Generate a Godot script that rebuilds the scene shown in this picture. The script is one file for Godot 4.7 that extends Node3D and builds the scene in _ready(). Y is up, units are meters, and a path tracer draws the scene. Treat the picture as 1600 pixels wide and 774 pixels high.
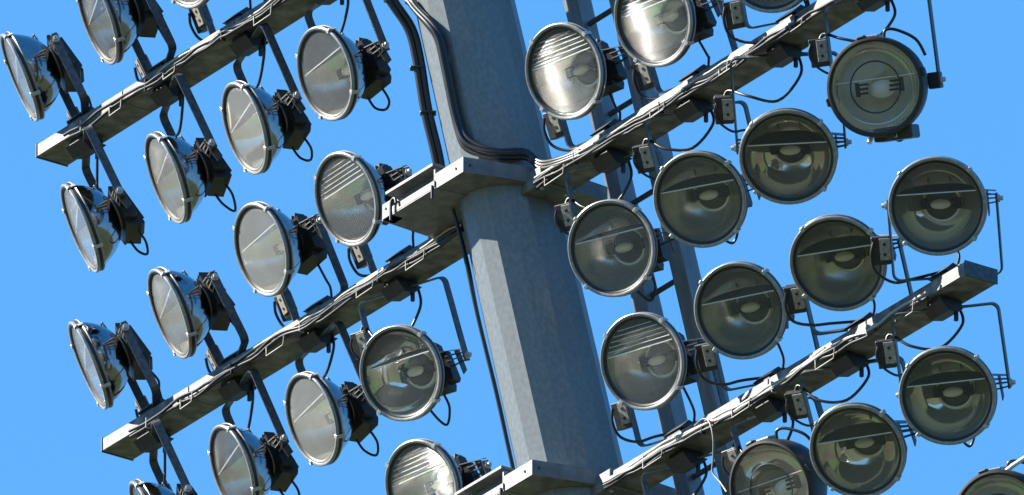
extends Node3D
# Leaning floodlight mast seen from the ground through a long lens.
# y is up, metres. The mast axis leans over the pitch; the crossarms are level.

const ARM_TURN := 55.37          # heading of the crossarms, degrees
const LEAN := 0.269              # metres the mast leans per metre of height
const AXIS_X := 0.003
const LEVEL_Y := 56.701          # underside of the second crossarm
const GAP := 1.733               # between crossarms
const ARM_W := 0.213
const ARM_H := 0.082
const POLE_R := 0.283

var arm: Vector3
var back: Vector3
var arm_basis: Basis
var M := {}
var used := {}
var rng := RandomNumberGenerator.new()
var cache := {}

# ---------------------------------------------------------------- mesh helper
class Shape:
	var v := PackedVector3Array()
	var n := PackedVector3Array()
	var u := PackedVector2Array()

	func tri(a: Vector3, b: Vector3, c: Vector3, na: Vector3, nb: Vector3, nc: Vector3, ua := Vector2.ZERO, ub := Vector2.ZERO, uc := Vector2.ZERO) -> void:
		var g := (b - a).cross(c - a)
		if g.length_squared() < 1e-16:
			return
		if g.dot(na + nb + nc) > 0.0:      # front faces run clockwise
			v.append_array([a, c, b]); n.append_array([na, nc, nb]); u.append_array([ua, uc, ub])
		else:
			v.append_array([a, b, c]); n.append_array([na, nb, nc]); u.append_array([ua, ub, uc])

	func quad(a: Vector3, b: Vector3, c: Vector3, d: Vector3, away: Vector3) -> void:
		var g := (c - a).cross(d - b)
		if g.length_squared() < 1e-16:
			return
		g = g.normalized()
		if g.dot(away) < 0.0:
			g = -g
		tri(a, b, c, g, g, g); tri(a, c, d, g, g, g)

	func flat(points: Array, away: Vector3) -> void:
		var g: Vector3 = (points[1] - points[0]).cross(points[2] - points[0]).normalized()
		if g.dot(away) < 0.0:
			g = -g
		for k in range(1, points.size() - 1):
			tri(points[0], points[k], points[k + 1], g, g, g)

	func box(at: Vector3, size: Vector3, turn := Basis.IDENTITY, cut := 0.0) -> void:
		var h := size * 0.5
		if cut <= 0.0:
			for a in 3:
				for s in [-1.0, 1.0]:
					var p := []
					for q in [[-1, -1], [1, -1], [1, 1], [-1, 1]]:
						var w := Vector3.ZERO
						w[a] = s * h[a]; w[(a + 1) % 3] = q[0] * h[(a + 1) % 3]; w[(a + 2) % 3] = q[1] * h[(a + 2) % 3]
						p.append(at + turn * w)
					var o := Vector3.ZERO
					o[a] = s
					quad(p[0], p[1], p[2], p[3], turn * o)
			return
		for a in 3:
			var b := (a + 1) % 3
			var c := (a + 2) % 3
			for s in [-1.0, 1.0]:
				var p := []
				for q in [[-1, -1], [1, -1], [1, 1], [-1, 1]]:
					var w := Vector3.ZERO
					w[a] = s * h[a]; w[b] = q[0] * (h[b] - cut); w[c] = q[1] * (h[c] - cut)
					p.append(at + turn * w)
				var o := Vector3.ZERO
				o[a] = s
				quad(p[0], p[1], p[2], p[3], turn * o)
				for s2 in [-1.0, 1.0]:      # the chamfer between the faces a and b
					var e := []
					for q in [[0, -1], [0, 1], [1, 1], [1, -1]]:
						var w := Vector3.ZERO
						w[a] = s * (h[a] - (cut if q[0] == 1 else 0.0)); w[b] = s2 * (h[b] - (cut if q[0] == 0 else 0.0)); w[c] = q[1] * (h[c] - cut)
						e.append(at + turn * w)
					var o2 := Vector3.ZERO
					o2[a] = s; o2[b] = s2
					quad(e[0], e[1], e[2], e[3], turn * o2)
		for sx in [-1.0, 1.0]:
			for sy in [-1.0, 1.0]:
				for sz in [-1.0, 1.0]:
					var s := Vector3(sx, sy, sz)
					flat([at + turn * (s * (h - Vector3(0, cut, cut))), at + turn * (s * (h - Vector3(cut, 0, cut))), at + turn * (s * (h - Vector3(cut, cut, 0)))], turn * s)

	func tube(path: Array, r: float, sides := 7, ends := true) -> void:
		var count := path.size()
		var t0: Vector3 = (path[1] - path[0]).normalized()
		var side := t0.cross(Vector3.UP)
		if side.length() < 0.05:
			side = t0.cross(Vector3.RIGHT)
		side = side.normalized()
		var rings := []
		var along := 0.0
		for i in count:
			var t: Vector3 = (path[mini(i + 1, count - 1)] - path[maxi(i - 1, 0)]).normalized()
			side = (side - t * side.dot(t)).normalized()
			var up := t.cross(side)
			if i > 0:
				along += (path[i] - path[i - 1]).length()
			var ring := []
			for k in sides:
				var a := TAU * k / sides
				var o := side * cos(a) + up * sin(a)
				ring.append([path[i] + o * r, o, Vector2(float(k) / sides, along)])
			rings.append(ring)
		for i in count - 1:
			for k in sides:
				var a = rings[i][k]; var b = rings[i][(k + 1) % sides]; var c = rings[i + 1][(k + 1) % sides]; var d = rings[i + 1][k]
				tri(a[0], b[0], c[0], a[1], b[1], c[1]); tri(a[0], c[0], d[0], a[1], c[1], d[1])
		if ends:
			for e in [[0, -1.0], [count - 1, 1.0]]:
				var p := []
				for q in rings[e[0]]:
					p.append(q[0])
				flat(p, t0 if false else (path[e[0]] - path[1 if e[0] == 0 else count - 2]))

	func lathe(profile: Array, segments := 40, closed := false, away := Vector2.ZERO, arc := TAU) -> void:
		# profile: Vector2(radius, z) turned round z; faces look away from the point `away` (radius, z)
		var pts := profile.duplicate()
		if closed:
			pts.append(pts[0])
		for i in pts.size() - 1:
			var a: Vector2 = pts[i]
			var b: Vector2 = pts[i + 1]
			var d := (b - a).normalized()
			var nm := Vector2(d.y, -d.x)
			if nm.dot((a + b) * 0.5 - away) < 0.0:
				nm = -nm
			var na := nm
			var nb := nm
			for side in 2:
				var j := i - 1 if side == 0 else i + 1
				if closed:
					j = posmod(j, pts.size() - 1)
				if j < 0 or j >= pts.size() - 1:
					continue
				var e: Vector2 = (pts[j + 1] - pts[j]).normalized()
				var m := Vector2(e.y, -e.x)
				if m.dot(nm) < 0.0:
					m = -m
				if absf(e.dot(d)) > 0.8:
					if side == 0:
						na = (nm + m).normalized()
					else:
						nb = (nm + m).normalized()
			for k in segments:
				var a0 := arc * k / segments
				var a1 := arc * (k + 1) / segments
				var c0 := Vector3(cos(a0), sin(a0), 0)
				var c1 := Vector3(cos(a1), sin(a1), 0)
				var z := Vector3(0, 0, 1)
				var p0 := c0 * a.x + z * a.y; var p1 := c1 * a.x + z * a.y; var p2 := c1 * b.x + z * b.y; var p3 := c0 * b.x + z * b.y
				var n0 := c0 * na.x + z * na.y; var n1 := c1 * na.x + z * na.y; var n2 := c1 * nb.x + z * nb.y; var n3 := c0 * nb.x + z * nb.y
				tri(p0, p1, p2, n0, n1, n2); tri(p0, p2, p3, n0, n2, n3)

	func ribbon(path: Array, wide: Vector3, thick: float, inside: Vector3) -> void:
		# a flat bar bent along a path: `wide` is its width, its thickness grows towards `inside`
		var count := path.size()
		var rings := []
		for i in count:
			var t: Vector3 = (path[mini(i + 1, count - 1)] - path[maxi(i - 1, 0)]).normalized()
			var o := t.cross(wide).normalized()
			if o.dot(inside - path[i]) < 0.0:
				o = -o
			rings.append([path[i] - wide * 0.5, path[i] + wide * 0.5, path[i] + wide * 0.5 + o * thick, path[i] - wide * 0.5 + o * thick])
		for i in count - 1:
			var c: Vector3 = (rings[i][0] + rings[i][2] + rings[i + 1][0] + rings[i + 1][2]) * 0.25
			for k in 4:
				var a = rings[i][k]; var b = rings[i][(k + 1) % 4]; var d = rings[i + 1][(k + 1) % 4]; var e = rings[i + 1][k]
				quad(a, b, d, e, (a + b + d + e) * 0.25 - c)
		flat(rings[0], path[0] - path[1]); flat(rings[-1], path[-1] - path[-2])

	func prism(base: Array, rise: Vector3) -> void:
		var mid := Vector3.ZERO
		for p in base:
			mid += p
		mid /= base.size()
		var top := []
		for p in base:
			top.append(p + rise)
		flat(base, -rise); flat(top, rise)
		for k in base.size():
			var a: Vector3 = base[k]
			var b: Vector3 = base[(k + 1) % base.size()]
			quad(a, b, b + rise, a + rise, (a + b) * 0.5 - mid)

	func add(other: Shape, x: Transform3D) -> void:
		for i in other.v.size():
			v.append(x * other.v[i]); n.append((x.basis * other.n[i]).normalized()); u.append(other.u[i])

	func mesh() -> ArrayMesh:
		var a := []
		a.resize(Mesh.ARRAY_MAX)
		a[Mesh.ARRAY_VERTEX] = v; a[Mesh.ARRAY_NORMAL] = n; a[Mesh.ARRAY_TEX_UV] = u
		var m := ArrayMesh.new()
		m.add_surface_from_arrays(Mesh.PRIMITIVE_TRIANGLES, a)
		return m

# ---------------------------------------------------------------- scene helpers
func numbered(called: String) -> String:
	used[called] = used.get(called, -1) + 1
	return called if used[called] == 0 else "%s_%03d" % [called, used[called]]

func thing(called: String, label: String, category: String, group := "", at := Transform3D.IDENTITY) -> Node3D:
	var o := Node3D.new()
	o.name = numbered(called)
	add_child(o)
	o.transform = at
	o.set_meta("label", label); o.set_meta("category", category)
	if group:
		o.set_meta("group", group)
	return o

func part(called: String, mesh: Mesh, mat: Material, parent: Node3D, at := Transform3D.IDENTITY) -> MeshInstance3D:
	var o := MeshInstance3D.new()
	o.name = called
	o.mesh = mesh
	o.material_override = mat
	o.transform = at
	parent.add_child(o, true)
	return o

func structure(called: String, mesh: Mesh, mat: Material) -> MeshInstance3D:
	var o := part(called, mesh, mat, self)
	o.set_meta("kind", "structure")
	return o

func smooth(points: Array, steps := 6) -> Array:
	var out := []
	var c := points.size()
	for i in c - 1:
		var p0: Vector3 = points[maxi(i - 1, 0)]
		var p1: Vector3 = points[i]
		var p2: Vector3 = points[i + 1]
		var p3: Vector3 = points[mini(i + 2, c - 1)]
		for k in steps:
			out.append(p1.cubic_interpolate(p2, p0, p3, float(k) / steps))
	out.append(points[-1])
	return out

func axis_at(dy: float) -> Vector3:      # the mast axis, dy metres above LEVEL_Y
	return Vector3(AXIS_X, LEVEL_Y + dy, 0) - back * LEAN * dy

func level(letter: String) -> float:
	return GAP * {"A": 1.0, "B": 0.0, "C": -1.0, "D": -2.0}[letter]

func on_arm(letter: String, t: float, v := 0.0, y := 0.0) -> Vector3:
	return axis_at(level(letter)) + arm * t + back * v + Vector3(0, y, 0)

func on_mast(dy: float, degrees: float, r: float) -> Vector3:
	var up := (Vector3.UP - back * LEAN).normalized()
	var x := (Vector3.RIGHT - up * up.x).normalized()
	var z := x.cross(up)
	var a := deg_to_rad(degrees)
	return axis_at(dy) + (x * cos(a) + z * sin(a)) * r

# ---------------------------------------------------------------- materials
func noise_image(size: int, seed_: int, freq: float, lo: Color, hi: Color, contrast := 1.0, octaves := 5) -> Image:
	var f := FastNoiseLite.new()
	f.seed = seed_; f.frequency = freq; f.fractal_octaves = octaves
	f.noise_type = FastNoiseLite.TYPE_SIMPLEX_SMOOTH
	var grey := f.get_seamless_image(size, size)
	var im := Image.create(size, size, false, Image.FORMAT_RGB8)
	for y in size:
		for x in size:
			var q := grey.get_pixel(x, y).r
			im.set_pixel(x, y, lo.lerp(hi, clampf(0.5 + (q - 0.5) * contrast, 0.0, 1.0)))
	return im

func tex(im: Image) -> ImageTexture:
	im.generate_mipmaps()
	return ImageTexture.create_from_image(im)

func mat(color: Color, rough: float, metal := 0.0) -> StandardMaterial3D:
	var m := StandardMaterial3D.new()
	m.albedo_color = color
	m.roughness = rough
	m.metallic = metal
	return m

func grained(lo: Color, hi: Color, rough: float, metal: float, scale: Vector3, seed_: int, freq := 0.03, contrast := 1.0) -> StandardMaterial3D:
	var m := mat(Color.WHITE, rough, metal)
	m.albedo_texture = tex(noise_image(192, seed_, freq, lo, hi, contrast))
	m.uv1_triplanar = true
	m.uv1_scale = scale
	return m

func lin(r: float, g: float, b: float) -> Color:
	return Color(r, g, b).linear_to_srgb()

func make_materials() -> void:
	M.mast = grained(lin(0.105, 0.124, 0.135), lin(0.225, 0.24, 0.248), 0.42, 0.22, Vector3(2.2, 1.3, 2.2), 3, 0.08, 0.75)
	M.arm = grained(lin(0.07, 0.07, 0.069), lin(0.225, 0.225, 0.22), 0.5, 0.1, Vector3(1.4, 1.4, 1.4), 5, 0.03, 1.2)
	M.collar = grained(lin(0.10, 0.104, 0.108), lin(0.225, 0.225, 0.225), 0.45, 0.15, Vector3(1.5, 1.5, 1.5), 8)
	M.rail = grained(lin(0.15, 0.16, 0.17), lin(0.25, 0.26, 0.275), 0.4, 0.35, Vector3(2, 0.6, 2), 9)
	M.yoke = grained(lin(0.045, 0.05, 0.055), lin(0.115, 0.12, 0.126), 0.45, 0.5, Vector3(4, 4, 4), 11)
	M.wing = grained(lin(0.18, 0.18, 0.17), lin(0.32, 0.32, 0.30), 0.5, 0.2, Vector3(5, 5, 5), 12)
	M.side_plate = grained(lin(0.045, 0.042, 0.038), lin(0.09, 0.083, 0.075), 0.5, 0.2, Vector3(5, 5, 5), 22)
	M.black = grained(lin(0.010, 0.010, 0.012), lin(0.03, 0.03, 0.031), 0.5, 0.0, Vector3(4, 4, 4), 13)
	M.plate = grained(lin(0.16, 0.15, 0.13), lin(0.34, 0.325, 0.29), 0.6, 0.1, Vector3(6, 6, 6), 14)
	M.rim = grained(lin(0.17, 0.17, 0.165), lin(0.36, 0.36, 0.35), 0.35, 0.25, Vector3(5, 5, 5), 15)
	M.rubber = mat(lin(0.012, 0.012, 0.012), 0.55)
	M.cable = mat(lin(0.012, 0.012, 0.013), 0.38)
	M.grey_cable = mat(lin(0.34, 0.33, 0.31), 0.45)
	M.wire = mat(lin(0.42, 0.42, 0.41), 0.4, 0.3)
	M.hook = mat(lin(0.16, 0.157, 0.148), 0.5, 0.2)
	M.spun = grained(lin(0.21, 0.21, 0.22), lin(0.38, 0.375, 0.37), 0.12, 1.0, Vector3(3, 3, 3), 17)
	M.mirror = grained(lin(0.66, 0.63, 0.55), lin(0.84, 0.81, 0.71), 0.07, 0.80, Vector3(3, 3, 3), 18)
	M.neck = mat(lin(0.50, 0.42, 0.31), 0.4, 0.25)
	M.ring = mat(lin(0.80, 0.79, 0.74), 0.35, 0.0)
	M.bulb = mat(lin(0.62, 0.58, 0.5), 0.08, 0.0)
	M.bulb.clearcoat_enabled = true
	M.blade = mat(lin(0.010, 0.010, 0.010), 0.95)
	M.blade.metallic_specular = 0.05
	M.lip = mat(lin(0.72, 0.71, 0.67), 0.4, 0.2)
	# prismatic front glass with a film of dust: a grid of shallow pillows
	var g := Image.create(256, 256, false, Image.FORMAT_RGB8)
	var cell := 16.0
	for y in 256:
		for x in 256:
			var fx := fmod(x, cell) / cell * 2.0 - 1.0
			var fy := fmod(y, cell) / cell * 2.0 - 1.0
			var h := (1.0 - pow(absf(fx), 6.0)) * (1.0 - pow(absf(fy), 6.0))
			g.set_pixel(x, y, Color(h, h, h))
	g.bump_map_to_normal_map(5.0)
	var lens := mat(Color(lin(0.84, 0.83, 0.77), 0.035), 0.09)
	lens.transparency = BaseMaterial3D.TRANSPARENCY_ALPHA
	lens.normal_enabled = true
	lens.normal_texture = tex(g)
	lens.normal_scale = 0.4
	lens.uv1_scale = Vector3(1.75, 1.75, 1.75)
	lens.metallic_specular = 0.6
	M.lens = lens
	# some panes have been washed by the rain, others carry more dust
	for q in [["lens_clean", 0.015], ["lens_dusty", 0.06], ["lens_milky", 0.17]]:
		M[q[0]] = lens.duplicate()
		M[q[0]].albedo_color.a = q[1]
	M.mirror_dull = grained(lin(0.42, 0.40, 0.34), lin(0.62, 0.59, 0.51), 0.2, 0.75, Vector3(4, 4, 4), 28)
	var clear := mat(Color(lin(0.78, 0.8, 0.76), 0.03), 0.04)
	clear.transparency = BaseMaterial3D.TRANSPARENCY_ALPHA
	M.clear = clear
	var fluted := mat(Color(lin(0.8, 0.82, 0.78), 0.05), 0.12)
	fluted.transparency = BaseMaterial3D.TRANSPARENCY_ALPHA
	M.fluted = fluted
	M.grass = grained(lin(0.020, 0.038, 0.005), lin(0.052, 0.056, 0.018), 0.95, 0.0, Vector3(0.012, 0.012, 0.012), 31, 0.04, 1.6)
	M.pitch = grained(lin(0.016, 0.050, 0.004), lin(0.026, 0.066, 0.007), 0.95, 0.0, Vector3(0.03, 0.03, 0.03), 32)
	M.mown = grained(lin(0.036, 0.085, 0.010), lin(0.048, 0.10, 0.014), 0.95, 0.0, Vector3(0.03, 0.03, 0.03), 35)
	M.chalk = mat(lin(0.4800, 0.4800, 0.4640), 0.9)
	M.track = grained(lin(0.044, 0.024, 0.015), lin(0.064, 0.037, 0.023), 0.95, 0.0, Vector3(0.05, 0.05, 0.05), 33)
	M.paving = grained(lin(0.012, 0.0105, 0.008), lin(0.034, 0.029, 0.021), 0.95, 0.0, Vector3(0.02, 0.02, 0.02), 34, 0.04, 1.5)

# ---------------------------------------------------------------- floodlight meshes
func got(key: String, make: Callable) -> Mesh:
	if not cache.has(key):
		cache[key] = make.call().mesh()
	return cache[key]

func bowl_profile(scale: float, shift := 0.0) -> Array:
	var p := []
	for q in [[0.257, -0.022], [0.250, -0.045], [0.238, -0.075], [0.221, -0.107], [0.200, -0.138], [0.174, -0.167], [0.142, -0.193], [0.098, -0.216]]:
		p.append(Vector2(q[0] * scale, q[1] + shift))
	return p

func bowl_shape() -> Shape:
	var s := Shape.new()
	s.lathe(bowl_profile(1.0), 48, false, Vector2(0, -0.05))
	return s

func reflector_shape() -> Shape:
	var s := Shape.new()
	var p := bowl_profile(0.985, 0.003)
	s.lathe(p, 48, false, Vector2(1.0, -1.2))
	return s

func neck_shape() -> Shape:
	var s := Shape.new()
	s.lathe([Vector2(0.0965, -0.213), Vector2(0.09, -0.25), Vector2(0.06, -0.272), Vector2(0.0, -0.28)], 28, false, Vector2(1.0, -1.2))
	return s

func torus(r: float, w: float, z: float, sides := 8, segs := 40, squash := 1.0) -> Shape:
	var s := Shape.new()
	var p := []
	for k in sides:
		p.append(Vector2(r + cos(TAU * k / sides) * w, z + sin(TAU * k / sides) * w * squash))
	s.lathe(p, segs, true, Vector2(r, z))
	return s

func rim_shape() -> Shape:
	var s := Shape.new()
	s.lathe([Vector2(0.252, 0.004), Vector2(0.258, 0.008), Vector2(0.266, 0.008), Vector2(0.271, 0.004), Vector2(0.272, -0.004), Vector2(0.270, -0.010), Vector2(0.252, -0.010)], 60, true, Vector2(0.262, 0.0))
	s.lathe([Vector2(0.258, -0.030), Vector2(0.270, -0.030), Vector2(0.273, -0.034), Vector2(0.270, -0.040), Vector2(0.256, -0.044)], 60, true, Vector2(0.264, -0.036))
	return s

func gasket_shape() -> Shape:
	var s := Shape.new()
	s.lathe([Vector2(0.2515, 0.002), Vector2(0.246, 0.002), Vector2(0.236, -0.006), Vector2(0.236, -0.016), Vector2(0.2515, -0.020)], 60, true, Vector2(0.246, -0.008))
	s.lathe([Vector2(0.254, -0.0115), Vector2(0.2685, -0.0115), Vector2(0.2685, -0.029), Vector2(0.254, -0.029)], 60, true, Vector2(0.262, -0.02))
	return s

func lens_shape(r: float) -> Shape:
	var s := Shape.new()
	var rings := 6
	var segs := 40
	for i in rings:
		for k in segs:
			var q := []
			for w in [[i, k], [i + 1, k], [i + 1, k + 1], [i, k + 1]]:
				var rr: float = r * w[0] / rings
				var a: float = TAU * w[1] / segs
				var p := Vector3(cos(a) * rr, sin(a) * rr, -0.006 + 0.012 * (1.0 - pow(rr / r, 2.0)))
				q.append([p, Vector3(p.x * 0.09 / r, p.y * 0.09 / r, 1).normalized(), Vector2(p.x / (2 * r) + 0.5, p.y / (2 * r) + 0.5)])
			s.tri(q[0][0], q[1][0], q[2][0], q[0][1], q[1][1], q[2][1], q[0][2], q[1][2], q[2][2])
			s.tri(q[0][0], q[2][0], q[3][0], q[0][1], q[2][1], q[3][1], q[0][2], q[2][2], q[3][2])
	return s

func fluted_shape(r0: float, r1: float) -> Shape:
	# upright glass flutes between the clear middle and the rim
	var s := Shape.new()
	var step := 0.004
	var pitch := 0.020
	var cols := int(2.0 * r1 / step)
	for i in cols:
		var xa := -r1 + i * step
		var xb := xa + step
		var spans := []
		var ha := sqrt(maxf(0.0, r1 * r1 - xa * xa)); var hb := sqrt(maxf(0.0, r1 * r1 - xb * xb))
		var la := sqrt(maxf(0.0, r0 * r0 - xa * xa)); var lb := sqrt(maxf(0.0, r0 * r0 - xb * xb))
		if la > 0.0 or lb > 0.0:
			spans = [[la, ha, lb, hb], [-ha, -la, -hb, -lb]]
		else:
			spans = [[-ha, ha, -hb, hb]]
		var za := -0.008 + 0.015 * absf(sin(PI * xa / pitch)); var zb := -0.008 + 0.015 * absf(sin(PI * xb / pitch))
		for q in spans:
			s.quad(Vector3(xa, q[0], za), Vector3(xb, q[2], zb), Vector3(xb, q[3], zb), Vector3(xa, q[1], za), Vector3(0, 0, 1))
	return s

func clip_shape() -> Shape:
	var s := Shape.new()
	s.box(Vector3(0.2755, 0, -0.016), Vector3(0.006, 0.024, 0.058), Basis.IDENTITY, 0.002)
	s.box(Vector3(0.264, 0, 0.0105), Vector3(0.022, 0.022, 0.005), Basis.IDENTITY, 0.0015)
	s.box(Vector3(0.279, 0, -0.002), Vector3(0.007, 0.012, 0.014), Basis.IDENTITY, 0.002)
	return s

func blade_shape(y: float, rise: float, thick: float) -> Shape:
	# a half-moon spill plate: its straight edge in front, its bow reaching back into the bowl
	var s := Shape.new()
	var w := sqrt(0.231 * 0.231 - y * y)
	var front := []
	var rear := []
	for k in 13:
		var a := -1.0 + k / 6.0
		front.append(Vector3(a * w, y, -0.016))
		var q := sqrt(maxf(0.0, 1.0 - a * a))
		rear.append(Vector3(a * w, y + rise * q, -0.016 - 0.14 * q))
	for k in 12:
		for o in [0.0, thick]:
			var d := Vector3(0, o, 0)
			s.quad(front[k] + d, front[k + 1] + d, rear[k + 1] + d, rear[k] + d, Vector3(0, 1 if o > 0.0 else -1, 0))
	return s

func lip_shape(y: float, h: float) -> Shape:
	var s := Shape.new()
	var w := sqrt(0.230 * 0.230 - y * y)
	s.box(Vector3(0, y, -0.013), Vector3(2 * w, h, 0.005), Basis.IDENTITY, 0.001)
	return s

func socket_shape() -> Shape:
	var s := Shape.new()
	s.box(Vector3(0.092, -0.004, -0.172), Vector3(0.036, 0.058, 0.05), Basis.IDENTITY, 0.004)
	s.box(Vector3(0.068, 0.012, -0.165), Vector3(0.02, 0.018, 0.03))
	s.box(Vector3(0.068, -0.018, -0.165), Vector3(0.02, 0.014, 0.03))
	return s

func bulb_shape() -> Shape:
	var s := Shape.new()
	var p := []
	for k in 11:
		var a := PI * k / 10.0
		p.append(Vector2(sin(a) * 0.028, -cos(a) * 0.058))
	var o := Shape.new()
	o.lathe(p, 18, false, Vector2(-0.01, 0))
	s.add(o, Transform3D(Basis(Vector3.UP, PI / 2), Vector3(0, -0.004, -0.155)))
	return s

func housing_shape() -> Shape:
	var s := Shape.new()
	# cast body behind the bowl, deeper at the bottom than at the top, with tapered cheeks
	var side := [Vector3(0, 0.108, -0.224), Vector3(0, 0.118, -0.245), Vector3(0, 0.095, -0.285), Vector3(0, -0.14, -0.326), Vector3(0, -0.172, -0.308), Vector3(0, -0.135, -0.226)]
	var left := []
	for q in side:
		left.append(q + Vector3(-0.13, 0, 0))
	s.prism(left, Vector3(0.26, 0, 0))
	for e in [-1.0, 1.0]:
		var cheek := []
		for q in [Vector2(0.06, -0.228), Vector2(0.05, -0.272), Vector2(-0.11, -0.305), Vector2(-0.13, -0.285), Vector2(-0.10, -0.228)]:
			cheek.append(Vector3(e * 0.129, q.x, q.y))
		s.prism(cheek, Vector3(e * 0.055, 0, 0))
	for k in 6:      # cooling ribs on the back and the top
		var x := -0.105 + 0.042 * k
		s.box(Vector3(x, -0.02, -0.312), Vector3(0.007, 0.22, 0.026), Basis(Vector3.RIGHT, 0.17))
		s.box(Vector3(x, 0.112, -0.255), Vector3(0.007, 0.026, 0.06), Basis(Vector3.RIGHT, -0.38))
	s.box(Vector3(0, -0.11, -0.326), Vector3(0.16, 0.07, 0.022), Basis(Vector3.RIGHT, 0.19), 0.004)
	return s

func wing_shape(sx: float) -> Shape:
	# top strip of the pressed bracket that carries the body between the yoke legs
	var s := Shape.new()
	var a := 0.122 * sx
	var b := 0.298 * sx
	s.prism([Vector3(a, 0.062, -0.222), Vector3(b, 0.040, -0.228), Vector3(b, 0.040, -0.262), Vector3(a, 0.062, -0.278)], Vector3(0, 0.005, 0))
	return s

func ribs_shape(sx: float) -> Shape:
	var s := Shape.new()
	for q in [[0.030, 0.020], [0.0, 0.0], [-0.045, -0.022]]:
		s.prism([Vector3(0.13 * sx, q[0], -0.228), Vector3(0.292 * sx, q[1], -0.232), Vector3(0.292 * sx, q[1], -0.258), Vector3(0.13 * sx, q[0], -0.27)], Vector3(0, 0.006, 0))
	return s

func tick_shape(sx: float) -> Shape:
	var s := Shape.new()
	for q in [0.034, 0.006]:
		s.box(Vector3(0.22 * sx, q - 0.004, -0.227), Vector3(0.10, 0.005, 0.006), Basis(Vector3.UP, 0.025 * sx))
	return s

func side_plate_shape(sx: float) -> Shape:
	var s := Shape.new()
	s.prism([Vector3(0.252 * sx, 0.046, -0.215), Vector3(0.252 * sx, 0.046, -0.265), Vector3(0.252 * sx, -0.075, -0.285), Vector3(0.252 * sx, -0.095, -0.245)], Vector3(-0.006 * sx, 0, 0))
	return s

func handle_shape() -> Shape:
	var s := Shape.new()
	s.tube(smooth([Vector3(-0.06, 0.115, -0.185), Vector3(-0.058, 0.175, -0.175), Vector3(-0.045, 0.195, -0.172), Vector3(0.045, 0.195, -0.172), Vector3(0.058, 0.175, -0.175), Vector3(0.06, 0.115, -0.185)], 4), 0.006, 6)
	return s

func bolt_shape() -> Shape:
	var s := Shape.new()
	var o := Shape.new()
	o.lathe([Vector2(0, 0.030), Vector2(0.012, 0.030), Vector2(0.0135, 0.027), Vector2(0.0135, 0.012), Vector2(0.022, 0.0118), Vector2(0.022, 0.0)], 12, false, Vector2(0, -0.02))
	s.add(o, Transform3D(Basis(Vector3.UP, PI / 2), Vector3.ZERO))
	return s

func yoke_shape(sgn: float, reach: float) -> Shape:
	# U of flat bar: two legs from the pivots to a base bar, rounded corners
	var s := Shape.new()
	var w := 0.304
	var r := 0.045
	var y1 := -sgn * reach
	var path := [Vector3(-w, sgn * 0.03, 0), Vector3(-w, 0, 0)]
	for side in [-1.0, 1.0]:
		var arc := []
		for k in 5:
			var a := PI / 2 * k / 4.0
			arc.append(Vector3(side * (w - r + r * cos(a)), y1 + sgn * (r - r * sin(a)), 0))
		if side > 0:
			arc.reverse()
		path.append_array(arc)
	path.append_array([Vector3(w, 0, 0), Vector3(w, sgn * 0.03, 0)])
	s.ribbon(path, Vector3(0, 0, 0.048), 0.010, Vector3(0, 0, 0))
	return s

func terminal_box_shape() -> Shape:
	var s := Shape.new()
	s.box(Vector3(-0.012, 0, -0.012), Vector3(0.100, 0.155, 0.060), Basis.IDENTITY, 0.004)
	return s

func box_plate_shape() -> Shape:
	var s := Shape.new()
	s.box(Vector3(0.012, 0.008, 0.0225), Vector3(0.056, 0.120, 0.008), Basis.IDENTITY, 0.002)
	s.box(Vector3(0.0415, 0.008, -0.01), Vector3(0.006, 0.120, 0.060), Basis.IDENTITY, 0.001)
	return s

func hole_shape() -> Shape:
	var s := Shape.new()
	s.lathe([Vector2(0.0, 0.0015), Vector2(0.009, 0.0015), Vector2(0.009, -0.002)], 10, false, Vector2(0, -1))
	return s

func foot_shape(sgn: float) -> Shape:
	# clamp block between base bar and crossarm, in the crossarm's axes (x along, y up, z towards its front)
	var s := Shape.new()
	s.box(Vector3(0, -sgn * 0.018, 0), Vector3(0.13, 0.036, 0.15), Basis.IDENTITY, 0.004)
	var o := [Vector3(-0.085, 0, 0.085), Vector3(-0.085, 0, -0.085), Vector3(-0.085, sgn * 0.035, -0.05), Vector3(-0.085, sgn * 0.055, 0.03)]
	s.prism(o, Vector3(0.17, 0, 0))
	s.box(Vector3(0.04, sgn * 0.05, -0.05), Vector3(0.018, 0.06, 0.018))
	return s

func flex(path: Array, r: float, lamp: Node3D) -> void:
	var s := Shape.new()
	s.tube(path, r)
	part("lamp_cable", s.mesh(), M.cable, lamp)

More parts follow.
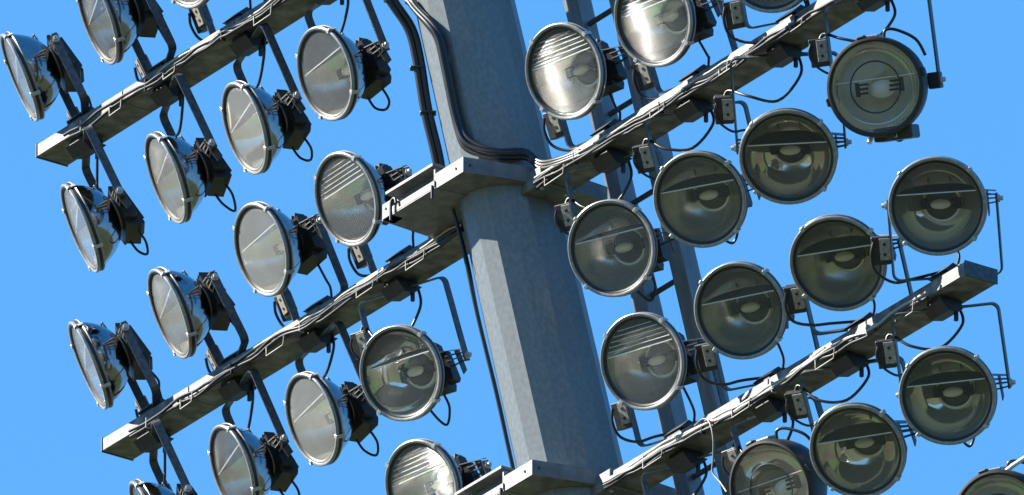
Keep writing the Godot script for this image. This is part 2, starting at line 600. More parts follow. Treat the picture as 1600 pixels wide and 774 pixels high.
# ---------------------------------------------------------------- a floodlight
func floodlight(code: String, t: float, reach: float, yaw: float, tilt: float, kind: String, label: String) -> void:
	var letter := code[0]
	var sgn := 1.0 if code[2] == "u" else -1.0
	var a := deg_to_rad(yaw)
	var b := deg_to_rad(tilt)
	var aim := Vector3(-cos(a) * cos(b), sin(b), sin(a) * cos(b))
	var x := Vector3.UP.cross(aim).normalized()
	var y := aim.cross(x)
	var turn := Basis(x, y, aim)
	var base := on_arm(letter, t, 0.0, (ARM_H if sgn > 0 else 0.0) + sgn * 0.04)
	var group := "floodlights standing on the crossarms" if sgn > 0 else "floodlights hanging from the crossarms"
	var lamp := thing("floodlight", label, "floodlight", group, Transform3D(turn, base))
	var c := Vector3(0, sgn * reach, 0.24)      # the middle of the front glass, seen from the base
	var at := Transform3D(Basis.IDENTITY, c)
	var pivot := Transform3D(Basis.IDENTITY, Vector3(0, sgn * reach, 0))
	rng.seed = hash(code)
	part("yoke", yoke_shape(sgn, reach).mesh(), M.yoke, lamp, pivot)
	for s in [-1.0, 1.0]:
		part("pivot_bolt", got("bolt", bolt_shape), M.wire, lamp, Transform3D(Basis(Vector3.UP, 0.0 if s > 0 else PI), c + Vector3(s * 0.304, 0, -0.24)))
	var to_arm := turn.inverse() * arm_basis
	part("mounting_clamp", got("foot%d" % int(sgn), foot_shape.bind(sgn)), M.black, lamp, Transform3D(to_arm, Vector3.ZERO))
	# terminal box on the left leg with its cables
	var boxy := -sgn * (0.235 + rng.randf_range(-0.015, 0.02))
	var bx := c + Vector3(-0.345, boxy, -0.235)
	var tb := part("terminal_box", got("terminal", terminal_box_shape), M.black, lamp, Transform3D(Basis.IDENTITY, bx))
	part("cover_plate", got("cover", box_plate_shape), M.plate, tb)
	for q in [0.035, -0.02]:
		part("hole", got("hole", hole_shape), M.rubber, tb, Transform3D(Basis.IDENTITY, Vector3(0.012, q, 0.0275)))
	var foot := Vector3(-0.06, sgn * 0.03, -0.05)
	var down := turn.inverse() * Vector3.DOWN
	if sgn > 0:
		flex(smooth([bx + Vector3(-0.045, 0.05, 0.03), bx + Vector3(-0.062, -0.02, 0.04), bx + Vector3(-0.045, -0.11, 0.03), bx + Vector3(0.05, -0.165 + rng.randf_range(-0.02, 0.02), 0.02), bx + Vector3(0.16, -0.165, 0.0), foot]), 0.0085, lamp)
		flex(smooth([c + Vector3(0.03, -0.17, -0.30), c + Vector3(0.05, -0.27, -0.30 + rng.randf_range(-0.03, 0.01)), Vector3(0.06, 0.10, -0.06), Vector3(0.03, 0.02, -0.05)]), 0.0075, lamp)
	else:
		var sag := 0.24 + rng.randf_range(-0.04, 0.05)
		flex(smooth([Vector3(0.07, -0.02, -0.06), Vector3(0.085, -0.02, -0.06) + down * sag * 0.45, Vector3(-0.04, -0.02, -0.06) + down * sag, Vector3(-0.2, -0.02, -0.04) + down * sag * 0.85, bx + Vector3(0.02, 0.10, -0.03), bx + Vector3(-0.01, 0.05, -0.01)]), 0.0085, lamp)
		flex(smooth([c + Vector3(0.055, -0.17, -0.29), c + Vector3(0.06, -0.25, -0.30), c + Vector3(0.02, -0.31 + rng.randf_range(-0.03, 0.03), -0.285), c + Vector3(-0.03, -0.25, -0.255), c + Vector3(-0.04, -0.17, -0.24)]), 0.0075, lamp)
		flex(smooth([bx + Vector3(-0.045, 0.05, 0.03), bx + Vector3(-0.06, 0.0, 0.035), bx + Vector3(-0.04, -0.06, 0.03), bx + Vector3(0.03, -0.12, 0.02), bx + Vector3(0.12, -0.14, -0.02), c + Vector3(-0.12, -0.10, -0.28)]), 0.007, lamp)
	if kind == "reeded":
		reeded_head(code, lamp, at)
		return
	var bowl := part("bowl", got("bowl", bowl_shape), M.spun, lamp, at)
	part("reflector", got("reflector", reflector_shape), (M.mirror if rng.randf() < 0.6 and kind != "louvred" else M.mirror_dull), bowl)
	part("neck", got("neck", neck_shape), M.neck, bowl)
	part("neck_ring", got("neck_ring", torus.bind(0.099, 0.006, -0.206)), M.ring, bowl)
	var rim := part("rim", got("rim", rim_shape), M.rim, lamp, at)
	part("gasket", got("gasket", gasket_shape), M.rubber, rim)
	var offset := rng.randf_range(-6, 6)
	for k in 4:
		part("clip", got("clip", clip_shape), M.wire, rim, Transform3D(Basis(Vector3(0, 0, 1), deg_to_rad(40 + 90 * k + offset)), Vector3.ZERO))
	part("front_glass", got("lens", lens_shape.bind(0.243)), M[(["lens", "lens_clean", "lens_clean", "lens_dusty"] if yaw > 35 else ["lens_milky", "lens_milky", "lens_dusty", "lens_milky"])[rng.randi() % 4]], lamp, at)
	var sock := Transform3D.IDENTITY
	for s in [0.0, PI]:
		part("socket", got("socket", socket_shape), M.blade, bowl, Transform3D(Basis(Vector3(0, 0, 1), s), Vector3.ZERO))
	part("bulb", got("bulb", bulb_shape), M.bulb, bowl, sock)
	var blade := part("spill_blade", got("blade", blade_shape.bind(0.072, 0.034, 0.003)), M.blade, lamp, at)
	part("blade_edge", got("lip", lip_shape.bind(0.072, 0.006)), M.lip, blade)
	if kind == "louvred":
		for k in 5:
			var yy := 0.100 + 0.025 * k
			var l := part("louvre", got("louvre%d" % k, blade_shape.bind(yy, 0.02, 0.002)), M.blade, lamp, at)
			part("louvre_edge", got("edge%d" % k, lip_shape.bind(yy, 0.0035)), M.lip, l)
	var house := part("housing", got("housing", housing_shape), M.black, lamp, at)
	part("handle", got("handle", handle_shape), M.yoke, house)
	for s in [-1.0, 1.0]:
		var wing := part("side_bracket", got("wing%d" % int(s), wing_shape.bind(s)), M.wing, lamp, at)
		part("bracket_ribs", got("ribs%d" % int(s), ribs_shape.bind(s)), M.black, wing)
		part("rib_edge", got("tick%d" % int(s), tick_shape.bind(s)), M.wing, wing)
		part("side_plate", got("cheek%d" % int(s), side_plate_shape.bind(s)), M.side_plate, wing)

func reeded_head(code: String, lamp: Node3D, at: Transform3D) -> void:
	var barrel := part("barrel", got("barrel", barrel_shape), M.black, lamp, at)
	part("reflector", got("deep_reflector", deep_reflector_shape), M.mirror, barrel)
	part("gear_box", got("gear_box", gear_box_shape), M.black, barrel)
	part("top_bracket", got("top_bracket", top_bracket_shape), M.wing, barrel)
	part("handle", got("big_handle", big_handle_shape), M.cable, barrel)
	part("name_plate", got("name_plate", name_plate_shape), M.lip, barrel)
	part("rim", got("black_rim", black_rim_shape), M.rubber, lamp, at)
	part("front_glass", got("fluted", fluted_shape.bind(0.142, 0.250)), M.fluted, lamp, at)
	part("clear_glass", got("clear", lens_shape.bind(0.142)), M.clear, lamp, at)
	part("glass_ring", got("glass_ring", torus.bind(0.142, 0.004, 0.002)), M.rubber, lamp, at)
	part("bulb", got("ball", ball_shape), M.bulb, lamp, at)
	part("upper_shade", got("upper_shade", lip_shape.bind(0.045, 0.004)), M.lip, lamp, at)
	for s in [0.0, PI]:
		part("prong_socket", got("prongs", prongs_shape), M.blade, lamp, at * Transform3D(Basis(Vector3(0, 0, 1), s), Vector3.ZERO))
	part("cable_gland", got("gland", gland_shape), M.lip, lamp, at)
	if code == "D8u":      # a pale conduit leaves the top of this one
		var rod := Shape.new()
		rod.tube([Vector3(0.05, 0.262, -0.10), Vector3(0.10, 0.285, -0.10), Vector3(0.33, 0.375, -0.10)], 0.013, 9)
		part("conduit", rod.mesh(), M.ring, lamp, at)

func barrel_shape() -> Shape:
	var s := Shape.new()
	s.lathe([Vector2(0.262, -0.02), Vector2(0.268, -0.05), Vector2(0.266, -0.12), Vector2(0.245, -0.19), Vector2(0.20, -0.255), Vector2(0.14, -0.30), Vector2(0.0, -0.315)], 48, false, Vector2(0, -0.1))
	for k in 2:
		s.box(Vector3((k * 2 - 1) * 0.275, 0, -0.24), Vector3(0.07, 0.09, 0.07), Basis.IDENTITY, 0.006)
	return s

func deep_reflector_shape() -> Shape:
	var s := Shape.new()
	s.lathe([Vector2(0.252, -0.018), Vector2(0.238, -0.07), Vector2(0.205, -0.13), Vector2(0.15, -0.185), Vector2(0.08, -0.22), Vector2(0.0, -0.232)], 48, false, Vector2(1, -1.2))
	return s

func black_rim_shape() -> Shape:
	var s := Shape.new()
	s.lathe([Vector2(0.248, -0.012), Vector2(0.250, 0.010), Vector2(0.260, 0.016), Vector2(0.272, 0.012), Vector2(0.277, 0.0), Vector2(0.276, -0.045), Vector2(0.262, -0.05)], 60, true, Vector2(0.263, -0.01))
	for k in 4:
		var a := deg_to_rad(100 + 90 * k)
		s.box(Vector3(cos(a), sin(a), 0) * 0.28 + Vector3(0, 0, -0.015), Vector3(0.022, 0.05, 0.05), Basis(Vector3(0, 0, 1), a), 0.006)
	return s

func gear_box_shape() -> Shape:
	var s := Shape.new()
	s.box(Vector3(0.05, -0.262, -0.13), Vector3(0.22, 0.075, 0.17), Basis.IDENTITY, 0.008)
	return s

func name_plate_shape() -> Shape:
	var s := Shape.new()
	s.box(Vector3(0.05, -0.268, -0.043), Vector3(0.05, 0.036, 0.004), Basis.IDENTITY, 0.001)
	return s

func top_bracket_shape() -> Shape:
	var s := Shape.new()
	s.box(Vector3(-0.02, 0.268, -0.12), Vector3(0.10, 0.04, 0.09), Basis.IDENTITY, 0.005)
	return s

func big_handle_shape() -> Shape:
	var s := Shape.new()
	s.tube(smooth([Vector3(0.05, 0.25, -0.12), Vector3(0.06, 0.305, -0.13), Vector3(0.12, 0.30, -0.14), Vector3(0.22, 0.235, -0.15), Vector3(0.26, 0.14, -0.16)], 5), 0.009, 7)
	return s

func ball_shape() -> Shape:
	var s := Shape.new()
	var o := Shape.new()
	var p := []
	for k in 13:
		var a := PI * k / 12.0
		p.append(Vector2(sin(a) * 0.05, -cos(a) * 0.075))
	o.lathe(p, 24, false, Vector2(-0.01, 0))
	s.add(o, Transform3D(Basis(Vector3.UP, PI / 2), Vector3(0, -0.01, -0.14)))
	return s

func prongs_shape() -> Shape:
	var s := Shape.new()
	for k in 3:
		s.box(Vector3(0.098 - 0.004 * k, 0.024 - 0.024 * k, -0.07), Vector3(0.062, 0.011, 0.03), Basis.IDENTITY, 0.002)
	s.box(Vector3(0.125, 0, -0.085), Vector3(0.016, 0.075, 0.04))
	return s

func gland_shape() -> Shape:
	var s := Shape.new()
	s.tube([Vector3(-0.075, -0.262, -0.06), Vector3(-0.082, -0.285, -0.045), Vector3(-0.086, -0.298, -0.035)], 0.014, 10)
	return s

# ---------------------------------------------------------------- crossarms
func crossarm(letter: String, t0: float, t1: float, label: String, label_cables: String, hooks: Array, greys: int) -> void:
	var o := thing("crossarm", label, "crossarm", "level crossarms of the mast", Transform3D(arm_basis, on_arm(letter, 0)))
	# beam in welded lengths (x along, y up, z towards the lit front)
	var cuts := [t0]
	var span := (t1 - t0) / 4.0
	for k in range(1, 4):
		cuts.append(t0 + span * k + 0.11 * sin(k * 3.1 + t0))
	cuts.append(t1)
	for k in cuts.size() - 1:
		var s := Shape.new()
		s.box(Vector3((cuts[k] + cuts[k + 1]) * 0.5, ARM_H * 0.5, 0), Vector3(cuts[k + 1] - cuts[k] - 0.005, ARM_H, ARM_W), Basis.IDENTITY, 0.005)
		part("beam_section", s.mesh(), M.arm, o)
	var core := Shape.new()
	core.box(Vector3((t0 + t1) * 0.5, ARM_H * 0.5, 0), Vector3(t1 - t0 - 0.04, ARM_H - 0.02, ARM_W - 0.02))
	part("beam_core", core.mesh(), M.black, o)
	var free := t0 if absf(t0) > absf(t1) else t1
	var cap := Shape.new()
	cap.box(Vector3(free + signf(free) * 0.0045, ARM_H * 0.5 + 0.001, 0), Vector3(0.009, ARM_H + 0.008, ARM_W + 0.008), Basis.IDENTITY, 0.002)
	part("end_cap", cap.mesh(), M.yoke, o)
	for h in hooks:
		var w := 0.15 + 0.035 * sin(h * 23.0)
		var hk := Shape.new()
		var drop := -0.062 + 0.012 * sin(h * 9.0)
		hk.tube([Vector3(h - w / 2, 0.006, ARM_W / 2 - 0.002), Vector3(h - w / 2, -0.012, ARM_W / 2 + 0.04), Vector3(h - w / 2 + 0.004, drop, ARM_W / 2 + 0.042), Vector3(h + w / 2 - 0.004, drop + 0.006, ARM_W / 2 + 0.042), Vector3(h + w / 2, -0.008, ARM_W / 2 + 0.04), Vector3(h + w / 2, 0.008, ARM_W / 2 - 0.002)], 0.0045, 6)
		part("cable_hook", hk.mesh(), M.hook, o)
	# cables tied along the lower front edge
	var cb := thing("cable_bundle", label_cables, "cables", "cables tied along the crossarms", Transform3D(arm_basis, on_arm(letter, 0)))
	rng.seed = hash(letter) + int(t0 * 10)
	var n := FastNoiseLite.new()
	n.seed = hash(letter) % 1000; n.frequency = 0.75
	var sag := FastNoiseLite.new()
	sag.seed = hash(letter) % 77 + 5; sag.frequency = 0.45
	for k in 6:
		var pts := []
		var from := t0 + 0.32 if t0 < 0 else 0.41
		var to := -0.3 if t0 < 0 else t1 - 0.32
		from += 0.0 if t0 > 0 else 0.6 * (k % 3) * 0.8
		to -= 0.0 if t0 < 0 else 0.6 * (k % 3) * 0.8
		var count := int((to - from) / 0.07)
		for i in count + 1:
			var t := lerpf(from, to, float(i) / count)
			var y := -0.006 + 0.009 * (k - 2) + 0.035 * sag.get_noise_1d(t * 2.0) + 0.028 * n.get_noise_2d(t * 2.2, k * 9.0)
			var z := ARM_W / 2 + 0.013 + 0.008 * (k % 2) + 0.012 * (0.5 + 0.5 * n.get_noise_2d(t * 2.0, 50.0 + k * 7.0))
			pts.append(Vector3(t, y, z))
		var c := Shape.new()
		c.tube(smooth(pts, 2), 0.0095 if k < 4 else 0.0075, 7)
		part("cable", c.mesh(), M.grey_cable if k >= 6 - greys else M.cable, cb)
	var tt := t0 + 0.5 if t0 < 0 else 0.8
	while tt < t1 - 0.4:
		var tie := Shape.new()
		var y := 0.0 + 0.035 * sag.get_noise_1d(tt * 2.0)
		tie.box(Vector3(tt, y, ARM_W / 2 + 0.02), Vector3(0.009, 0.07, 0.034), Basis(Vector3(0, 0, 1), rng.randf_range(-0.2, 0.2)), 0.003)
		part("cable_tie", tie.mesh(), M.grey_cable if rng.randf() < 0.35 else M.cable, cb)
		tt += rng.randf_range(0.55, 0.95)

# ---------------------------------------------------------------- collars
func collar(letter: String, label: String) -> void:
	var o := thing("mast_collar", label, "bracket", "collars that carry the crossarms", Transform3D(arm_basis, on_arm(letter, 0.055, -0.05, ARM_H - 0.037)))
	# x along the arm, y up, z towards the front (v = -z)
	var s := Shape.new()
	s.prism([Vector3(-0.115, 0, 0.44), Vector3(0.17, 0, 0.44), Vector3(0.285, 0, 0.0), Vector3(0.325, 0, -0.16), Vector3(0.30, 0, -0.45), Vector3(-0.30, 0, -0.45), Vector3(-0.115, 0, -0.2)], Vector3(0, 0.092, 0))
	part("clamp_block", s.mesh(), M.collar, o)
	var sl := Shape.new()
	sl.box(Vector3(0.25, -0.004, -0.05), Vector3(0.30, 0.110, 0.245), Basis.IDENTITY, 0.005)
	part("arm_sleeve", sl.mesh(), M.collar, o)
	for q in [0.22, 0.38]:
		for e in [-1.0, 1.0]:
			var nut := Shape.new()
			nut.lathe([Vector2(0, 0.012), Vector2(0.010, 0.012), Vector2(0.012, 0.009), Vector2(0.012, 0.0)], 6, false, Vector2(0, -1))
			part("nut", nut.mesh(), M.wire, o, Transform3D(Basis(Vector3.RIGHT, PI / 2), Vector3(q - 0.03, -0.059, e * 0.08 - 0.05)))
	var p := Shape.new()
	p.prism([Vector3(-0.62, -0.003, 0.448), Vector3(-0.095, -0.003, 0.448), Vector3(-0.04, -0.003, 0.05), Vector3(-0.04, -0.003, -0.2), Vector3(-0.66, -0.003, -0.12)], Vector3(0, 0.008, 0))
	p.box(Vector3(-0.315, 0.026, 0.446), Vector3(0.43, 0.044, 0.008), Basis.IDENTITY, 0.001)
	part("lower_flange", p.mesh(), M.collar, o)
	var b := Shape.new()
	b.box(Vector3(-0.565, 0.046, 0.41), Vector3(0.095, 0.098, 0.085), Basis.IDENTITY, 0.004)
	b.box(Vector3(-0.62, 0.045, 0.16), Vector3(0.012, 0.094, 0.56))
	part("end_block", b.mesh(), M.collar, o)
	var w := Shape.new()
	w.box(Vector3(-0.35, 0.07, 0.375), Vector3(0.44, 0.13, 0.012))
	w.box(Vector3(-0.112, 0.07, 0.2), Vector3(0.012, 0.12, 0.48))
	part("channel_web", w.mesh(), M.rail, o)
	var f := Shape.new()
	f.box(Vector3(-0.34, 0.147, 0.415), Vector3(0.47, 0.022, 0.085), Basis.IDENTITY, 0.003)
	part("upper_flange", f.mesh(), M.collar, o)
	for q in [Vector3(-0.575, 0.055, 0.4545), Vector3(0.10, 0.045, 0.4425), Vector3(0.183, 0.045, 0.40)]:
		var h := Shape.new()
		h.lathe([Vector2(0, 0.005), Vector2(0.006, 0.005), Vector2(0.0075, 0.0)], 10, false, Vector2(0, -1))
		part("bolt_head", h.mesh(), M.rubber, o, Transform3D(Basis.IDENTITY, q))
	var j := Shape.new()
	j.tube(smooth([Vector3(-0.50, -0.05, 0.47), Vector3(-0.50, 0.045, 0.47), Vector3(-0.49, 0.072, 0.468), Vector3(-0.465, 0.072, 0.466), Vector3(-0.455, 0.04, 0.465)], 4), 0.009, 7)
	part("hook_bolt", j.mesh(), M.cable, o)
	var j2 := Shape.new()
	j2.tube([Vector3(-0.115, -0.06, 0.455), Vector3(-0.115, 0.02, 0.455)], 0.007, 7)
	part("stud", j2.mesh(), M.cable, o)

# ---------------------------------------------------------------- build
func _ready() -> void:
	var th := deg_to_rad(ARM_TURN)
	arm = Vector3(cos(th), 0, sin(th))
	back = Vector3(sin(th), 0, -cos(th))
	arm_basis = Basis(arm, Vector3.UP, -back)
	make_materials()

	# camera: on the ground, 130 m away along the line of sight, a long lens
	var lift := deg_to_rad(24.93)
	var look := Vector3(0, sin(lift), -cos(lift))
	var focus := Vector3(0, LEVEL_Y - 0.206, 0)
	var cam := Camera3D.new()
	cam.name = "camera"
	cam.position = focus - look * 130.0
	cam.basis = Basis(Vector3.RIGHT, lift)
	cam.keep_aspect = Camera3D.KEEP_HEIGHT
	cam.fov = rad_to_deg(2.0 * atan(387.0 / 280.0 / 130.0))
	cam.near = 1.0
	cam.far = 9000.0
	add_child(cam)
	cam.make_current()

	# clear late-morning sky
	var env := Environment.new()
	var sky_mat := ProceduralSkyMaterial.new()
	sky_mat.sky_top_color = lin(0.0165, 0.096, 0.258)
	sky_mat.sky_horizon_color = lin(0.083, 0.224, 0.42)
	sky_mat.sky_curve = 0.3
	sky_mat.ground_bottom_color = lin(0.05, 0.055, 0.04)
	sky_mat.ground_horizon_color = lin(0.16, 0.2, 0.22)
	sky_mat.sun_angle_max = 1.0
	var sky := Sky.new()
	sky.sky_material = sky_mat
	env.background_mode = Environment.BG_SKY
	env.sky = sky
	env.ambient_light_source = Environment.AMBIENT_SOURCE_SKY
	env.tonemap_mode = Environment.TONE_MAPPER_LINEAR
	env.tonemap_exposure = 3.2
	env.sdfgi_enabled = true
	env.ssao_enabled = true
	env.ssil_enabled = true
	var we := WorldEnvironment.new()
	we.name = "environment"
	we.environment = env
	add_child(we)

	# sun: from the left and a little behind the mast
	var sun := DirectionalLight3D.new()
	sun.name = "sun"
	var az := deg_to_rad(187.0)
	var el := deg_to_rad(37.0)
	var to_sun := Vector3(cos(az) * cos(el), sin(el), sin(az) * cos(el))
	sun.basis = Basis.looking_at(-to_sun, Vector3.UP)
	sun.light_color = Color(1.0, 0.975, 0.93)
	sun.light_energy = 1.6
	sun.light_angular_distance = 0.5
	sun.shadow_enabled = true
	add_child(sun)

	# ground, pitch and track far below, which the reflectors mirror
	var gm := PlaneMesh.new()
	gm.size = Vector2(6000, 6000)
	structure("ground", gm, M.grass)
	var mid := -back * 62.0
	for q in [["paving", Vector2(190, 140), 0.004, M.paving], ["running_track", Vector2(160, 96), 0.008, M.track], ["pitch", Vector2(108, 68), 0.012, M.pitch]]:
		var pm := PlaneMesh.new()
		pm.size = q[1]
		var o := structure(q[0], pm, q[3])
		o.transform = Transform3D(arm_basis, mid + Vector3(0, q[2], 0))

	for k in 6:
		var pm := PlaneMesh.new()
		pm.size = Vector2(9, 68)
		structure("mown_strip", pm, M.mown).transform = Transform3D(arm_basis, mid + arm * (-45.0 + 18.0 * k) + Vector3(0, 0.016, 0))
	for q in [[Vector2(108, 0.12), Vector2(0, 34)], [Vector2(108, 0.12), Vector2(0, -34)], [Vector2(0.12, 68), Vector2(-54, 0)], [Vector2(0.12, 68), Vector2(54, 0)], [Vector2(0.12, 68), Vector2(0, 0)]]:
		var pm := PlaneMesh.new()
		pm.size = q[0]
		structure("pitch_line", pm, M.chalk).transform = Transform3D(arm_basis, mid + arm * q[1].x - back * q[1].y + Vector3(0, 0.02, 0))

	build_mast()
	build_ladder()

	collar("A", "steel collar above the frame that clamps the highest left crossarm to the mast")
	collar("B", "galvanised collar wrapped round the mast at the middle of the picture")
	collar("C", "galvanised collar round the mast at the bottom edge of the picture")
	collar("D", "steel collar below the frame that clamps the lowest crossarm to the mast")

	crossarm("A", -3.97, -0.1, "box crossarm high on the left, running up to the top edge of the photo", "black cables tied along the crossarm high on the left", [-3.1, -2.55, -1.6, -0.8], 1)
	crossarm("B", -3.97, -0.1, "long box crossarm left of the mast, joined beneath the middle collar", "black cables tied along the long left crossarm under the middle collar", [-3.05, -2.15, -1.25, -0.75], 1)
	crossarm("B", 0.1, 3.81, "box crossarm right of the mast, rising from the middle collar to the top edge", "black cables tied along the upper right crossarm beside the middle collar", [0.62, 1.62, 2.3, 2.95], 2)
	crossarm("C", -3.97, -0.1, "box crossarm left of the mast, just below the bottom edge of the photo", "cables tied along the left crossarm below the bottom edge", [-1.2], 1)
	crossarm("C", 0.1, 3.81, "lower right box crossarm with its dark end cap open to the sky", "black and pale cables tied along the lower right crossarm", [0.9, 1.75, 2.55, 3.3], 3)
	crossarm("D", 0.1, 3.81, "lowest right box crossarm, outside the bottom right corner", "cables tied along the lowest right crossarm", [3.2], 1)

	mast_cables()
	var loose := thing("loose_cable", "loose pale cable end dangling in an S below the lower right crossarm", "cable", "", Transform3D(arm_basis, on_arm("C", 0, 0)))
	var lc := Shape.new()
	lc.tube(smooth([Vector3(1.30, 0.03, 0.14), Vector3(1.40, 0.03, 0.155), Vector3(1.47, -0.02, 0.16), Vector3(1.49, -0.12, 0.15), Vector3(1.46, -0.22, 0.13), Vector3(1.44, -0.30, 0.12), Vector3(1.50, -0.38, 0.11), Vector3(1.56, -0.46, 0.11)]), 0.006)
	part("sheath", lc.mesh(), M.hook, loose)

	var lamps := [
		["A1u", -3.62, 0.41, -1, -23.9, "plain", "side-on floodlight at the left edge, standing on the tip of the highest left crossarm"],
		["A2u", -2.80, 0.43, 9, -24.6, "plain", "side-on floodlight cut by the top edge, second from the tip above the highest left crossarm"],
		["A3u", -2.02, 0.42, 31, -24.6, "plain", "floodlight nearly out of the top edge, only its lower rim seen above the left crossarm"],
		["A1d", -3.62, 0.46, 2, -24.1, "plain", "side-on floodlight hanging under the tip of the highest left crossarm"],
		["A2d", -2.76, 0.48, 9, -24.4, "plain", "narrow-looking floodlight hanging second from the tip under the highest left crossarm"],
		["A3d", -1.95, 0.48, 16, -23.8, "plain", "floodlight hanging third from the tip under the highest left crossarm, grey glass turned left"],
		["A4d", -1.13, 0.46, 28, -23.8, "plain", "pale-glassed floodlight hanging nearest the mast under the highest left crossarm"],
		["B1u", -3.57, 0.43, 0, -24.3, "plain", "side-on floodlight standing on the tip of the long left crossarm"],
		["B2u", -2.74, 0.42, 9, -25.5, "plain", "floodlight standing second from the tip on the long left crossarm, seen nearly edge-on"],
		["B3u", -1.88, 0.43, 26, -23.7, "plain", "pale-glassed floodlight standing on the long left crossarm, left of the louvred one"],
		["B4u", -1.06, 0.42, 33, -25.6, "louvred", "louvred floodlight standing just left of the middle collar"],
		["B5u", 0.96, 0.39, 47, -24.9, "louvred", "louvred floodlight right beside the mast at the top, in front of the ladder"],
		["B6u", 1.82, 0.38, 47, -25.1, "louvred", "louvred floodlight cut by the top edge, second from the mast on the right"],
		["B7u", 2.75, 0.32, 65, -24.4, "plain", "floodlight of which only the lower rim shows at the top edge, right"],
		["B8u", 3.50, 0.38, 76, -24.5, "plain", "floodlight outside the top edge, last on the upper right crossarm"],
		["B1d", -3.60, 0.48, 2, -23.4, "plain", "floodlight cut by the bottom edge, hanging under the tip of the long left crossarm"],
		["B2d", -2.74, 0.46, 16, -23.8, "plain", "white-looking floodlight hanging second from the tip under the long left crossarm, near the bottom edge"],
		["B3d", -1.94, 0.44, 23, -24.8, "plain", "pale-glassed floodlight hanging third from the tip under the long left crossarm"],
		["B4d", -1.10, 0.47, 53, -26.2, "plain", "floodlight with green reflections hanging left of the mast below the middle collar"],
		["B5d", 0.97, 0.49, 59, -25.3, "plain", "floodlight with green reflections touching the right side of the mast, below the upper right crossarm"],
		["B6d", 1.77, 0.47, 66, -34.3, "plain", "floodlight hanging second from the mast under the upper right crossarm, green streak in its glass"],
		["B7d", 2.63, 0.52, 83, -41.0, "plain", "brownish front-facing floodlight hanging third from the mast under the upper right crossarm"],
		["B8d", 3.50, 0.49, 72, -24.2, "reeded", "black-rimmed floodlight with fluted glass hanging at the upper right against open sky"],
		["C4u", -1.04, 0.46, 43, -25.3, "louvred", "louvred floodlight cut by the bottom edge, left of the lower collar"],
		["C5u", 1.00, 0.44, 54, -24.8, "louvred", "floodlight standing right beside the mast above the lower right crossarm"],
		["C6u", 1.86, 0.44, 64, -31.3, "plain", "olive-glassed floodlight standing second from the mast on the lower right crossarm"],
		["C7u", 2.73, 0.44, 70, -40.0, "plain", "brown-glassed floodlight standing third from the mast on the lower right crossarm"],
		["C8u", 3.51, 0.42, 81, -30.4, "plain", "front-facing floodlight standing above the dark end cap of the lower right crossarm"],
		["C5d", 1.02, 0.48, 56, -25.0, "plain", "floodlight hanging nearest the mast under the lower right crossarm, below the photo's edge"],
		["C6d", 1.85, 0.43, 50, -26.7, "reeded", "black floodlight with fluted glass and deep barrel, cut by the bottom edge"],
		["C7d", 2.58, 0.43, 69, -41.8, "plain", "front-facing floodlight with a gridded glass touching the bottom edge, beside the black fluted one"],
		["C8d", 3.47, 0.45, 75, -33.6, "plain", "front-facing floodlight hanging below the free end of the lower right crossarm"],
		["D8u", 3.57, 0.36, 65, -23.7, "reeded", "black fluted floodlight peeking in at the bottom right corner"],
	]
	for l in lamps:
		floodlight(l[0], l[1], l[2], l[3], l[4], l[5], l[6])

func build_mast() -> void:
	var up := (Vector3.UP - back * LEAN).normalized()
	var x := (Vector3.RIGHT - up * up.x).normalized()
	var frame := Basis(x, up, x.cross(up))
	var foot := -LEVEL_Y / up.y
	var o := thing("floodlight_mast", "tall many-sided galvanised steel mast leaning to the left, crossarms clamped to it", "mast", "", Transform3D(frame, axis_at(0)))
	var sides := 16
	# lengths of the shaft, from the ground to above the highest collar
	var rings := [[foot - 0.5, 0.95], [-2.6, 0.297], [-0.0, POLE_R + 0.002], [3.2, 0.268]]
	var s := Shape.new()
	for i in rings.size() - 1:
		for k in sides:
			var a0 := deg_to_rad(95.0 - 22.5 * k)
			var a1 := deg_to_rad(95.0 - 22.5 * (k + 1))
			var c0 := Vector3(cos(a0), 0, sin(a0))
			var c1 := Vector3(cos(a1), 0, sin(a1))
			var y0 := Vector3(0, rings[i][0], 0)
			var y1 := Vector3(0, rings[i + 1][0], 0)
			s.quad(c0 * rings[i][1] + y0, c1 * rings[i][1] + y0, c1 * rings[i + 1][1] + y1, c0 * rings[i + 1][1] + y1, c0 + c1)
	var top := []
	for k in sides:
		var a0 := deg_to_rad(95.0 - 22.5 * k)
		top.append(Vector3(cos(a0) * 0.268, 3.2, sin(a0) * 0.268))
	s.flat(top, Vector3.UP)
	part("shaft", s.mesh(), M.mast, o)

func build_ladder() -> void:
	var up := (Vector3.UP - back * LEAN).normalized()
	var frame := Basis(arm, up, arm.cross(up))
	var o := thing("cable_ladder", "blue-grey steel ladder rising behind the floodlights just right of the mast", "ladder", "", Transform3D(frame, axis_at(0) + back * 0.6))
	for t in [0.27, 0.665]:
		var s := Shape.new()
		s.box(Vector3(t, -1.0, 0.045), Vector3(0.125, 9.0, 0.008))
		s.box(Vector3(t + 0.0585, -1.0, -0.004), Vector3(0.008, 9.0, 0.09))
		s.box(Vector3(t - 0.0585, -1.0, -0.004), Vector3(0.008, 9.0, 0.09))
		part("rail", s.mesh(), M.rail, o)
	for k in 18:
		var y := 0.088 + 0.54 * (k - 10)
		var r := Shape.new()
		r.tube([Vector3(0.30, y, 0.0), Vector3(0.64, y, 0.0)], 0.017, 8)
		part("rung", r.mesh(), M.yoke, o)
	for y in [-1.3, 0.43, 2.2]:
		var b := Shape.new()
		b.box(Vector3(0.12, y, 0.03), Vector3(0.36, 0.05, 0.03))
		part("stay", b.mesh(), M.rail, o)

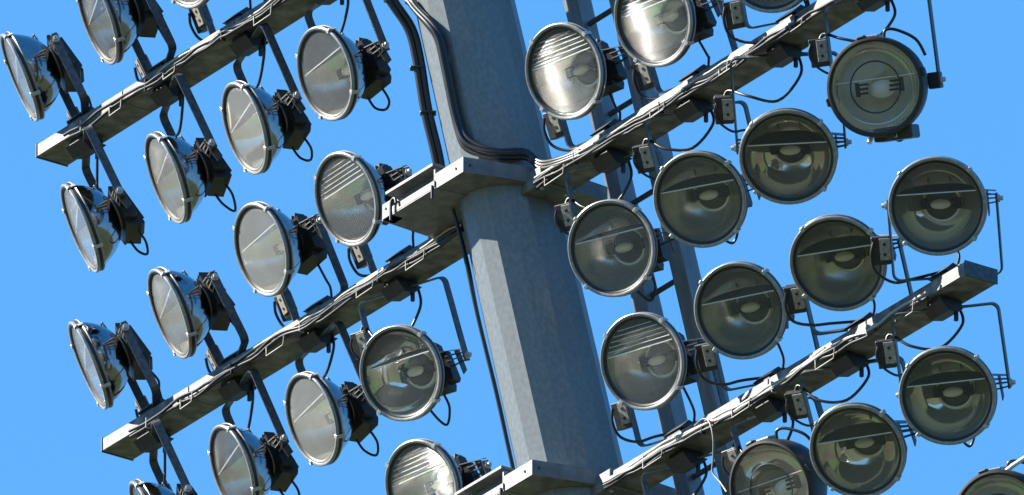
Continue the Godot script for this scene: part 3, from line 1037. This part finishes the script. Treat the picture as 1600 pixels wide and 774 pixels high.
func mast_cables() -> void:
	var o := thing("riser_cables", "thick black cable looms running down the mast from the top edge to the middle collar", "cables")
	for q in [[-0.016, 0.0], [0.016, 0.004]]:
		var s := Shape.new()
		s.tube(smooth([on_mast(2.6, -178, 0.45 + q[0]), on_mast(1.44, -175, 0.41 + q[0]), on_mast(1.325, -175, 0.393 + q[0]), on_mast(1.15, -175, 0.329 + q[0]), on_mast(0.977, -175, 0.322 + q[0]), on_mast(0.686, -175, 0.34 + q[0]), on_mast(0.42, -175, 0.338 + q[0]), on_mast(0.22, -175, 0.35 + q[0])], 6), 0.019, 9)
		part("loom", s.mesh(), M.cable, o)
	for k in 3:
		var d := (k - 1) * 3.2
		var s := Shape.new()
		var r := 0.305 + 0.012 * (k % 2)
		s.tube(smooth([on_mast(2.6, 176 + d, r), on_mast(1.42, 174 + d, r), on_mast(1.25, 163 + d, r), on_mast(1.08, 138 + d, r), on_mast(0.98, 130 + d, r), on_mast(0.80, 130 + d, r), on_mast(0.509, 131 + d, r), on_mast(0.36 - d * 0.006, 123 + d, r + 0.01), on_mast(0.262 - d * 0.006, 97, r + 0.02), on_mast(0.228 - d * 0.006, 67, r + 0.02), on_arm("B", 0.42, -0.10, 0.115 - d * 0.006), on_arm("B", 0.62, -0.126, 0.045 - d * 0.005), on_arm("B", 0.85, -0.125, 0.012 - d * 0.004)], 6), 0.016, 9)
		part("loom", s.mesh(), M.cable, o)
	for y in [0.92, 0.66, 0.3]:
		var b := Shape.new()
		b.box(on_mast(y, -175, 0.335), Vector3(0.09, 0.014, 0.05), Basis.IDENTITY, 0.003)
		part("cable_tie", b.mesh(), M.cable, o)
	var l := thing("down_cable", "single black cable running down the left edge of the mast between the two collars", "cable")
	for k in 2:
		var s := Shape.new()
		s.tube(smooth([on_mast(0.1, -175, 0.318), on_mast(-0.168, -175 + 12 * k, 0.313), on_mast(-0.498, -175 + 8 * k, 0.318), on_mast(-0.94, -175 + 9 * k, 0.312), on_mast(-1.31, -175 + 8 * k, 0.314), on_mast(-1.62, -175 + 8 * k, 0.314)], 6), 0.010, 8)
		part("sheath", s.mesh(), M.cable, l)
